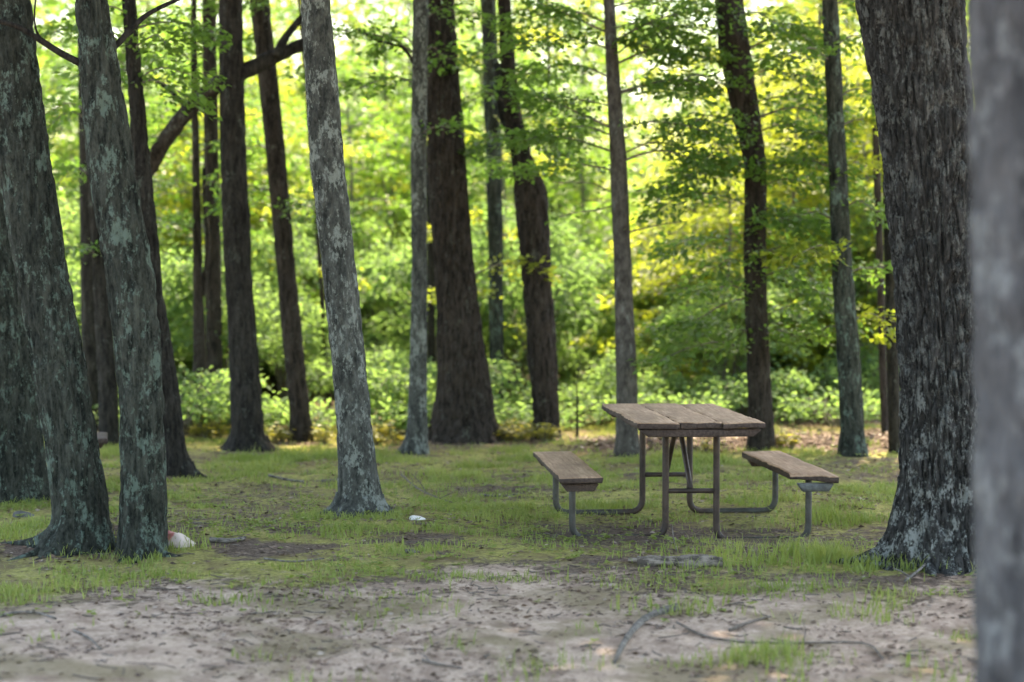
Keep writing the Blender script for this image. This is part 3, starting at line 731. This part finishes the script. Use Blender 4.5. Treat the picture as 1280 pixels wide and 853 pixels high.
# far-off wood, one mass
r = np.random.default_rng(77); nc = 1250
C = np.stack([r.uniform(-24, 24, nc), r.uniform(47, 80, nc), np.zeros(nc)], 1)
C[:, 2] = r.random(nc) * (11 + 7 * fbm2(C[:, 0], C[:, 1] * .3, .16, 4.4))
rr_ = r.uniform(.8, 1.9, nc); nl = 210000; idx = r.choice(nc, nl, p=rr_ ** 2 / np.sum(rr_ ** 2))
o_ = unit(r.normal(0, 1, (nl, 3))) * (r.random(nl) ** .45)[:, None] * np.array([1, 1, .5])
Pp = C[idx] + o_ * rr_[idx][:, None]; Pp[:, 2] = np.maximum(Pp[:, 2], .1)
Ls = r.uniform(.13, .25, nl)
V, F = leaves(Pp, unit(o_ + r.normal(0, .6, (nl, 3))), unit(np.array([0, 0, 1.]) + r.normal(0, .7, (nl, 3))), Ls, Ls * .62)
fw = obj('distant_woodland', mesh_from('distant_woodland', V, F, M['leaf_far'], False, None, {'tint': np.repeat(np.clip(r.normal(.4, .2, nl) + (r.random(nc)[idx] - .5) * .6, 0, 1), 4)}))
tag(fw, 'hazy mass of far green foliage closing the view behind the wood', 'woodland', None, 'stuff')

# ------------------------------------------------------------------ picnic table
TX, TY, TYAW = 1.155, 13.86, rad(4.8)
tz = float(gh(TX, TY)[0])
PT = thing('picnic_table', 'weathered plank picnic table with bent pipe legs and two attached benches', 'picnic table', (TX, TY, tz), TYAW)

def plank(name, u0, u1, v0, v1, z0, z1, mat, parent, seed=0, wob=.004, bev=.006, taper=0.0, chip=None, nu=5, nv=40, label=None):
    """a slightly worn board: u across, v along, grid-subdivided, edges eased"""
    us = np.linspace(0, 1, nu + 1); vs = np.linspace(0, 1, nv + 1)
    us = np.concatenate([[0, bev / (u1 - u0)], us[1:-1], [1 - bev / (u1 - u0), 1]]); vs = np.concatenate([[0, bev / (v1 - v0)], vs[1:-1], [1 - bev / (v1 - v0), 1]])
    a, b = len(us), len(vs); Uu, Vv = np.meshgrid(us, vs)
    def sheet(z, top):
        X = u0 + (u1 - u0) * Uu; Y = v0 + (v1 - v0) * Vv; Z = np.full_like(X, z)
        edge = (Uu == 0) | (Uu == 1) | (Vv == 0) | (Vv == 1)
        Z = Z + np.where(edge, -bev if top else bev, 0)
        if not top and taper: X = np.where(Uu < .5, X + taper, X - taper) if nu == 0 else (u0 + u1) / 2 + (X - (u0 + u1) / 2) * (1 - 2 * taper / (u1 - u0))
        n = fbm(np.stack([X * 3 + seed, Y * 3 + seed, np.full_like(X, seed)], -1).reshape(-1, 3), 3).reshape(X.shape) - .5
        n2 = fbm(np.stack([X * 22 + seed, Y * 22, np.full_like(X, seed + 5 + top)], -1).reshape(-1, 3), 2).reshape(X.shape) - .5
        Z = Z + n * wob * 2 + n2 * wob * .6
        X = X + np.where((Uu == 0) | (Uu == 1), n2 * wob * 2.2, 0); Y = Y + np.where((Vv == 0) | (Vv == 1), n2 * wob * 4, 0)
        if chip: X, Y, Z = chip(X, Y, Z, Uu, Vv, top)
        return np.stack([X, Y, Z], -1).reshape(-1, 3)
    T, Bt = sheet(z1, True), sheet(z0, False); n = a * b
    i = (np.arange(b - 1)[:, None] * a + np.arange(a - 1)[None]).ravel()
    Q = [np.stack([i, i + 1, i + a + 1, i + a], 1), np.stack([i + n, i + n + a, i + n + a + 1, i + n + 1], 1)]
    ring = np.concatenate([np.arange(a), np.arange(1, b) * a + a - 1, (b - 1) * a + np.arange(a - 2, -1, -1), np.arange(b - 2, 0, -1) * a])
    rn = np.roll(ring, -1); Q.append(np.stack([rn, ring, ring + n, rn + n], 1))
    me = mesh_from(name, np.concatenate([T, Bt]), Q, M[mat], False)
    if mat == 'wood':                                    # shade painted dark onto ends, edges and underside, along with weathered end grain
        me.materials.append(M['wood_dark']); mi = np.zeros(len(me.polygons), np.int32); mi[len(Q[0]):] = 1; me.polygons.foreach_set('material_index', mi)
    o = obj(name, me, parent)
    if label: o['label'] = label
    return o

TH, BH = .785, .44
LT = .915
w3 = .84 / 3
for k in range(3):
    u0 = -.42 + k * w3
    plank('tabletop_plank', u0 + .002, u0 + w3 - .002, -LT + [.0, .012, -.006][k], LT - [.01, 0, .015][k], TH - .040, TH + [0, .003, -.002][k], 'wood', PT, 3 + k * 4, .010)
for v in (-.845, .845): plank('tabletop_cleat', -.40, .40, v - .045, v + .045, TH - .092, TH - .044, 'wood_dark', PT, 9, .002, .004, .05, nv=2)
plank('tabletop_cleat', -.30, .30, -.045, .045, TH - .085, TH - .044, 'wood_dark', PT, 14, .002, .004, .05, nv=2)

def notch(X, Y, Z, U, Vv, top):
    m = np.exp(-((Vv * 1.83) / .14) ** 2) * np.exp(-((U - .0) / .6) ** 4)
    Y = Y + m * .16; Z = Z - m * (.012 if top else -.008)
    m2 = np.exp(-((Vv * 1.83) / .05) ** 2) * np.exp(-((U - .62) / .1) ** 2)
    return X, Y + m2 * .05, Z
bl = plank('bench_plank', -.925, -.645, -LT, LT, BH - .040, BH, 'wood', PT, 21, .006)
br = plank('bench_plank', .63, .915, -LT + .02, LT - .02, BH - .055, BH - .01, 'wood', PT, 31, .008, chip=notch, nu=9, label='bench plank with a broken front corner')
FV = .52                                        # the two pipe ends stand this far from the middle
for v in (-FV - .30, FV + .30):
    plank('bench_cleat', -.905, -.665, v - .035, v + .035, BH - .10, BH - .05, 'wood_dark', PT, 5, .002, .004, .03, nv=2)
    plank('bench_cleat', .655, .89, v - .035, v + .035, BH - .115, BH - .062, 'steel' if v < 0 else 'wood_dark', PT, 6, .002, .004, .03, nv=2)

def arc_path(p0, p1, p2, p3, R=.10, n=7):
    """down p0>p1, along p1>p2, up p2>p3 with rounded bends"""
    p0, p1, p2, p3 = map(np.array, (p0, p1, p2, p3)); out = [p0]
    for a, b, c in ((p0, p1, p2), (p1, p2, p3)):
        d1 = (a - b) / np.linalg.norm(a - b); d2 = (c - b) / np.linalg.norm(c - b)
        s, e = b + d1 * R, b + d2 * R
        for t in np.linspace(0, 1, n): out.append(s * (1 - t) ** 2 + 2 * b * t * (1 - t) + e * t ** 2)
    out.append(p3)
    q = [out[0]]
    for a, b in zip(out[:-1], out[1:]):
        m = max(1, int(np.linalg.norm(b - a) / .12))
        for j in range(1, m + 1): q.append(a + (b - a) * j / m)
    return np.array(q)
for v in (-FV, FV):
    for s in (-1, 1):
        gz0 = .030 if v > 0 else (-.010 if s < 0 else -.036)
        bh = (BH - .05) if s < 0 else BH - .062
        mb = MB(); tube(mb, arc_path((s * .80, v, bh), (s * .80, v, gz0), (s * .172, v, gz0), (s * .172, v, TH - .052)), .0225, 12)
        obj('pipe_leg', mb.build('pipe_leg', M['pipe']), PT)
    mb = MB(); tube(mb, [(-.172, v, .30), (0, v, .30), (.172, v, .30)], .017, 10); obj('crossbar', mb.build('crossbar', M['pipe']), PT)
    mb = MB(); tube(mb, spline([(0, v * .97, .31), (0, v * .5, .53), (0, v * .06, TH - .07)], 8), .0185, 10); obj('brace', mb.build('brace', M['pipe']), PT)

# the end of another bench, far off between the trunks
p = Vector(((113 - 640) / F_PX * 16.6, 16.6, 0)); p.z = float(gh(p.x, p.y)[0])
BN = thing('plank_bench', 'short dark plank bench half hidden between the leaning trunks', 'bench', p, rad(11.7))
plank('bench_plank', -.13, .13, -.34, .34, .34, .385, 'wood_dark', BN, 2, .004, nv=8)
for v in (-.22, .22):
    plank('bench_cleat', -.10, .10, v - .04, v + .04, .30, .338, 'wood_dark', BN, 3, .002, .004, .02, nv=2)
    for u in (-.05, .03):
        mb = MB(); tube(mb, [(u, v, -.05), (u, v, .15), (u, v, .31)], .022, 8); obj('leg', mb.build('leg', M['pipe']), BN)

# ------------------------------------------------------------------ grass, fallen leaves (stuff)
def scatter(n, x0, x1, y0, y1, r): return r.uniform(x0, x1, n), r.uniform(y0, y1, n)
r = np.random.default_rng(21)
x, y = scatter(620000, -6.3, 6.3, 8.2, 22, r)
keep = np.abs(x) < .27 * y + .7; x, y = x[keep], y[keep]
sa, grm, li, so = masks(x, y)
tuft = fbm2(x, y, 3.2, 6.6, 2); tall = fbm2(x, y, .9, 3.3, 2)
bonus = np.exp(-(((x - 1.55) / .7) ** 2 + ((y - 11.9) / .45) ** 2)) + .8 * np.exp(-(((x + 2.5) / .6) ** 2 + ((y - 12.3) / .3) ** 2)) + .6 * np.exp(-(((x - 2.6) / .5) ** 2 + ((y - 11.5) / .3) ** 2))
patch = sstep(.36, .58, fbm2(x, y, .95, 14.2, 3))
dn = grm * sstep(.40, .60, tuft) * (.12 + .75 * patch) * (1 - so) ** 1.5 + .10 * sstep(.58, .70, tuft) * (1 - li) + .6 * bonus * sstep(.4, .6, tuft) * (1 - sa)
for (cx_, cy_, rx, ry, a) in [(1.12, 9.15, .28, .13, .9), (1.38, 10.85, .3, .13, .8), (-1.5, 10.55, .22, .1, .7), (-.2, 11.2, .4, .13, .6), (.9, 10.2, .12, .06, .5), (2.2, 9.7, .1, .06, .5)]:
    dn = dn + a * np.exp(-(((x - cx_) / rx) ** 2 + ((y - cy_) / ry) ** 2))
dn = dn * (1 - np.exp(-(((x - .98) / .32) ** 2 + ((y - 11.72) / .16) ** 2)))
ct_, st_ = math.cos(TYAW), math.sin(TYAW); uu = (x - TX) * ct_ + (y - TY) * st_; vv = -(x - TX) * st_ + (y - TY) * ct_
dn = dn * (1 - .85 * (np.abs(uu) < 1.0) * (np.exp(-((vv - FV + .06) / .13) ** 2) + np.exp(-((vv + FV + .06) / .13) ** 2)))
keep = r.random(len(x)) < dn; x, y, tuft, tall, bonus = x[keep], y[keep], tuft[keep], tall[keep], bonus[keep]
n = len(x); z = gh(x, y)
h = (.022 + .045 * r.random(n) ** 1.5 + .085 * sstep(.5, .75, tuft) * sstep(.45, .65, tall) * r.random(n)) * (1 + 1.7 * np.clip(bonus, 0, 1))
a = r.uniform(0, 6.28, n); ln = h * r.uniform(.2, .9, n); w = r.uniform(.0022, .0045, n)
dx, dy_ = np.cos(a), np.sin(a); wx, wy = -dy_, dx
base = np.stack([x, y, z - .006], 1); wv = np.stack([wx * w, wy * w, 0 * w], 1)
mid = base + np.stack([dx * ln * .35, dy_ * ln * .35, h * .6], 1); tip = base + np.stack([dx * ln, dy_ * ln, h], 1)
V = np.stack([base - wv, base + wv, mid + wv * .7, mid - wv * .7, tip], 1).reshape(-1, 3)
i = np.arange(n)[:, None] * 5
tn = np.clip(r.normal(.38, .25, n) + (fbm2(x, y, 1.4, 7.7) - .5) * 1.8, 0, 1)
go = obj('grass', mesh_from('grass', V, [np.concatenate([i, i + 1, i + 2], 1), np.concatenate([i, i + 2, i + 3], 1), np.concatenate([i + 3, i + 2, i + 4], 1)], M['grass'], False, None, {'tint': np.concatenate([tn, tn, tn])}))
tag(go, 'short patchy yellow green grass on the woodland clearing', 'grass', None, 'stuff')
print('grass blades', n)

x, y = scatter(90000, -6.3, 6.3, 8.2, 24, r)
keep = np.abs(x) < .27 * y + .7; x, y = x[keep], y[keep]
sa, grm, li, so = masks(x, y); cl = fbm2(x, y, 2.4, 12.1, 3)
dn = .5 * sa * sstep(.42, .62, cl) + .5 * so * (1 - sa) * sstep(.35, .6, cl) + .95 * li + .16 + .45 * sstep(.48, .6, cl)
keep = r.random(len(x)) < dn; x, y, li = x[keep], y[keep], li[keep]; n = len(x); z = gh(x, y)
L = r.uniform(.018, .05, n) * (1 + .7 * li); a = r.uniform(0, 6.28, n)
V, F = leaves(np.stack([x, y, z + .006 + .02 * li * r.random(n)], 1), np.stack([np.cos(a), np.sin(a), r.normal(.05, .18, n)], 1), unit(np.stack([r.normal(0, .35, n), r.normal(0, .35, n), np.ones(n)], 1)), L, L * r.uniform(.35, .7, n))
fl = obj('fallen_leaves', mesh_from('fallen_leaves', V, F, M['dead'], False, None, {'tint': np.repeat(np.clip(r.normal(.45, .25, n), 0, 1), 4)}))
tag(fl, 'dry brown fallen leaves strewn over sand and along the wood edge', 'fallen leaves', None, 'stuff')

# small broad-leaved weeds in the turf
x, y = scatter(26000, -6, 6, 9.5, 21, r); keep = np.abs(x) < .27 * y + .5; x, y = x[keep], y[keep]
sa, grm, li, so = masks(x, y); cl = fbm2(x, y, 1.1, 31.7, 3)
keep = r.random(len(x)) < (1 - sa * .93) * (1 - li) * (.05 + .55 * sstep(.48, .66, cl)); x, y = x[keep], y[keep]; n = len(x); z = gh(x, y)
k = 5; a = (np.arange(k)[None] * 1.26 + r.uniform(0, 6.28, n)[:, None] + r.normal(0, .3, (n, k))).ravel()
hh = (r.uniform(.004, .035, n)[:, None] * r.uniform(.5, 1, (n, k))).ravel(); L = (r.uniform(.018, .042, n)[:, None] * r.uniform(.7, 1.1, (n, k))).ravel()
V, F = leaves(np.stack([np.repeat(x, k), np.repeat(y, k), np.repeat(z, k) + hh], 1), np.stack([np.cos(a), np.sin(a), r.normal(.25, .25, n * k)], 1), unit(np.stack([r.normal(0, .3, n * k), r.normal(0, .3, n * k), np.ones(n * k)], 1)), L, L * .62)
gw = obj('ground_weeds', mesh_from('ground_weeds', V, F, M['grass'], False, None, {'tint': np.repeat(np.repeat(np.clip(r.normal(.3, .25, n), 0, 1), k), 4)}))
tag(gw, 'small broad leaved weeds mixed into the patchy grass', 'weeds', None, 'stuff')

x, y = scatter(3600, -4, 4, 8.2, 18, r); sa, grm, li, so = masks(x, y)
keep = r.random(len(x)) < .35 * sa + .35 * so + .12; x, y = x[keep], y[keep]; mb = MB()
for k in range(len(x)):
    a = r.uniform(0, 6.28); L = r.uniform(.03, .13); t = np.linspace(-.5, .5, 3)
    qx = x[k] + np.cos(a) * L * t; qy = y[k] + np.sin(a) * L * t
    tube(mb, np.stack([qx, qy, gh(qx, qy) + .004], 1) + r.normal(0, .004, (3, 3)), r.uniform(.0015, .004), 4, False)
td = obj('twig_litter', mb.build('twig_litter', M['twig'])); tag(td, 'tiny broken twigs scattered over the sandy ground', 'twigs', None, 'stuff')

# ------------------------------------------------------------------ things lying about
def stick(label, pts, r0, r1, mat='twig', name='fallen_branch', cat='branch', side=(), lift=.004):
    """a stick on the ground; pts (px, py[, height])"""
    P = []
    for p_ in pts:
        g = gpix(p_[0], p_[1]); P.append(np.array([g.x, g.y, g.z + r0 * .6 + lift + (p_[2] if len(p_) > 2 else 0)]))
    o0 = P[0].copy(); P = [q - o0 for q in P]
    root = thing(name, label, cat, o0); n = 6 * len(P); Sp = spline(P, n)
    mb = MB(); tube(mb, Sp, np.linspace(r0, r1, n), 8, True, .2, len(label)); obj('stick', mb.build('stick', M[mat]), root)
    for (k, vec, rr) in side:
        b = Sp[int(k * (n - 1))]; mb = MB(); v = np.array(vec, float)
        tube(mb, spline([b, b + v * .5 + np.array([.01, 0, .004]), b + v], 7), np.linspace(rr, rr * .5, 7), 6, True, .15)
        obj('twig', mb.build('twig', M[mat]), root)
    return root
stick('long thin bare branch lying across the pale sand with one upright twig', [(846, 783, .01), (880, 797), (920, 804), (965, 806), (1010, 806), (1060, 805), (1088, 809), (1104, 826)], .007, .005, side=[(.56, (0, 0, .10), .004)])
stick('grey curved root showing at the edge of the sand', [(846, 762), (822, 768), (798, 782), (780, 805), (768, 830)], .028, .010, 'deadwood', 'surface_root', 'root', lift=-.012)
stick('pale forked twig against the foot of the massive furrowed trunk', [(1132, 728), (1150, 718, .02), (1168, 708, .05), (1186, 703, .06)], .009, .005, 'deadwood', side=[(.12, (-.09, .02, .05), .006)])
stick('dead forked branch in the grass beside the lichen spotted trunk', [(502, 598, .02), (520, 612, .01), (540, 624, .02), (572, 632)], .008, .005, side=[(.6, (-.12, .1, .14), .005), (.8, (.1, -.02, .05), .005), (.3, (-.03, .0, .08), .004)])
stick('short grey stick in the grass near the slim brown trunk', [(336, 598), (358, 601), (380, 604)], .012, .008, 'deadwood')
stick('short dark stick lying in the grass behind the lichen spotted trunk', [(402, 601), (420, 602), (432, 601)], .014, .010)
stick('thick grey stick pointing away from the red and white bag', [(262, 678), (285, 679), (306, 676)], .018, .012, 'deadwood')
stick('thin curved stick in the moss at the left edge of the sand', [(0, 772), (24, 768), (48, 769), (70, 776)], .009, .005, 'deadwood', side=[(.6, (.02, -.1, .03), .006)])
stick('thin grey twig lying left on bare soil below the mossy mound', [(92, 790), (112, 800), (126, 814)], .006, .004, 'deadwood')
stick('dark twig lying at the grass edge right of the grey root', [(912, 790), (935, 781), (962, 773)], .009, .005)
stick('short dark stick at the bottom of the sandy strip', [(528, 828), (552, 834), (578, 838)], .009, .005, side=[(.2, (-.05, .06, .03), .005)])
stick('bare twig standing in the soil in front of the table', [(846, 690), (842, 684, .05), (840, 682, .12)], .005, .003)
stick('thin stick lying on soil behind the left bench', [(600, 620), (625, 622), (655, 618)], .009, .006, 'deadwood')
stick('long thin stick in grass in front of the lichen spotted trunk', [(330, 700), (365, 704), (405, 700)], .007, .004, 'deadwood')

# weathered log
M['log'] = plain('mottled_log', (.060, .050, .042), (.25, .215, .185), 30, .9, (.4, 1, 1), 1.0, lo=.42, hi=.58)
g = gpix(850, 708)
LG = thing('fallen_log', 'short weathered grey split log lying in front of the picnic table', 'log', g, rad(-2))
mb = MB(); t = np.linspace(-.25, .25, 16)
tube(mb, np.stack([t, .01 * np.sin(t * 9), .024 + .006 * np.cos(t * 7)], 1), .036 + .009 * np.sin(t * 17), 14, True, .5, 4); obj('log', mb.build('log', M['log'], False), LG)
mb = MB(); t = np.linspace(-.30, .20, 12)
tube(mb, np.stack([t, .07 + .01 * np.sin(t * 9), .030 + .02 * t], 1), .014 + .004 * np.sin(t * 13), 9, True, .3, 9); obj('split_piece', mb.build('split_piece', M['log'], False), LG)

# crumpled bag
def crumple(name, w, d_, h, mat, seed, nu=28, nv=16):
    r = np.random.default_rng(seed); u = np.arange(nu) * 2 * np.pi / nu; v = np.linspace(0, 1, nv)
    U, Vv = np.meshgrid(u, v); ph = Vv * np.pi * .5
    rr = np.cos(ph) ** .55
    X = np.cos(U) * rr * w / 2; Y = np.sin(U) * rr * d_ / 2; Z = h * np.sin(ph) ** .9 * (1.15 - .95 * (X / w + .5))
    n = fbm(np.stack([X * 16 + seed, Y * 16, Z * 16], -1).reshape(-1, 3), 3).reshape(X.shape) - .5
    n = np.round(n * 7) / 7 * .6 + n * .4
    X, Y, Z = X * (1 + .9 * n), Y * (1 + .9 * n), np.maximum(Z * (1 + .8 * n), -.01)
    V = np.stack([X, Y, Z], -1).reshape(-1, 3); i = np.arange(nv - 1)[:, None] * nu; j = np.arange(nu)[None]; j2 = (j + 1) % nu
    return mesh_from(name, V, np.stack([i + j, i + j2, i + nu + j2, i + nu + j], -1).reshape(-1, 4), mat, False)
def bag_mat():
    m, nt, b = newmat('crumpled_bag')
    sp = nt.nodes.new('ShaderNodeSeparateXYZ'); nt.links.new(coords(nt), sp.inputs[0])
    n = tex(nt, coords(nt), 30, 3, .5)
    f = math_(nt, 'ADD', math_(nt, 'ADD', math_(nt, 'MULTIPLY', sp.outputs[0], -6), math_(nt, 'MULTIPLY', sp.outputs[2], 6)), math_(nt, 'MULTIPLY', n, .5))
    c = mixc(nt, ramp(nt, f, [(.86, (0, 0, 0)), (.98, (.9, .9, .9))]), (.60, .50, .475), (.50, .13, .13))
    nt.links.new(c, b.inputs['Base Color']); b.inputs['Roughness'].default_value = .5; return m
p = gpix(224, 684)
bg_ = obj('crumpled_bag', crumple('crumpled_bag', .21, .15, .10, bag_mat(), 4), None, (p.x, p.y + .05, p.z))
tag(bg_, 'crumpled white bag with a red patch lying by the leaning trunk', 'bag')
white = plain('white_paper', (.62, .60, .56), (.82, .80, .77), 12, .7)
p = gpix(522, 650)
pp = obj('paper_scrap', crumple('paper_scrap', .105, .10, .026, white, 8, 18, 6), None, (p.x, p.y, p.z + .004)); tag(pp, 'white scrap of paper on the grass in front of lichen spotted trunk', 'paper')
p = gpix(515, 691)
wc = obj('wood_chip', crumple('wood_chip', .10, .06, .024, M['deadwood'], 12, 14, 6), None, (p.x, p.y, p.z + .002)); tag(wc, 'small pale wood chip in the grass below the paper scrap', 'wood chip')
for k, (px, py, w_, h_) in enumerate([(28, 640, .16, .05)]):
    p = gpix(px, py + 6)
    st = obj('stone', crumple('stone', w_, w_ * .7, h_, plain('stone', (.06, .06, .056), (.14, .14, .13), 18, .9), 30 + k, 18, 8), None, p); tag(st, 'small grey stone in the moss left of the leaning pair', 'stone')
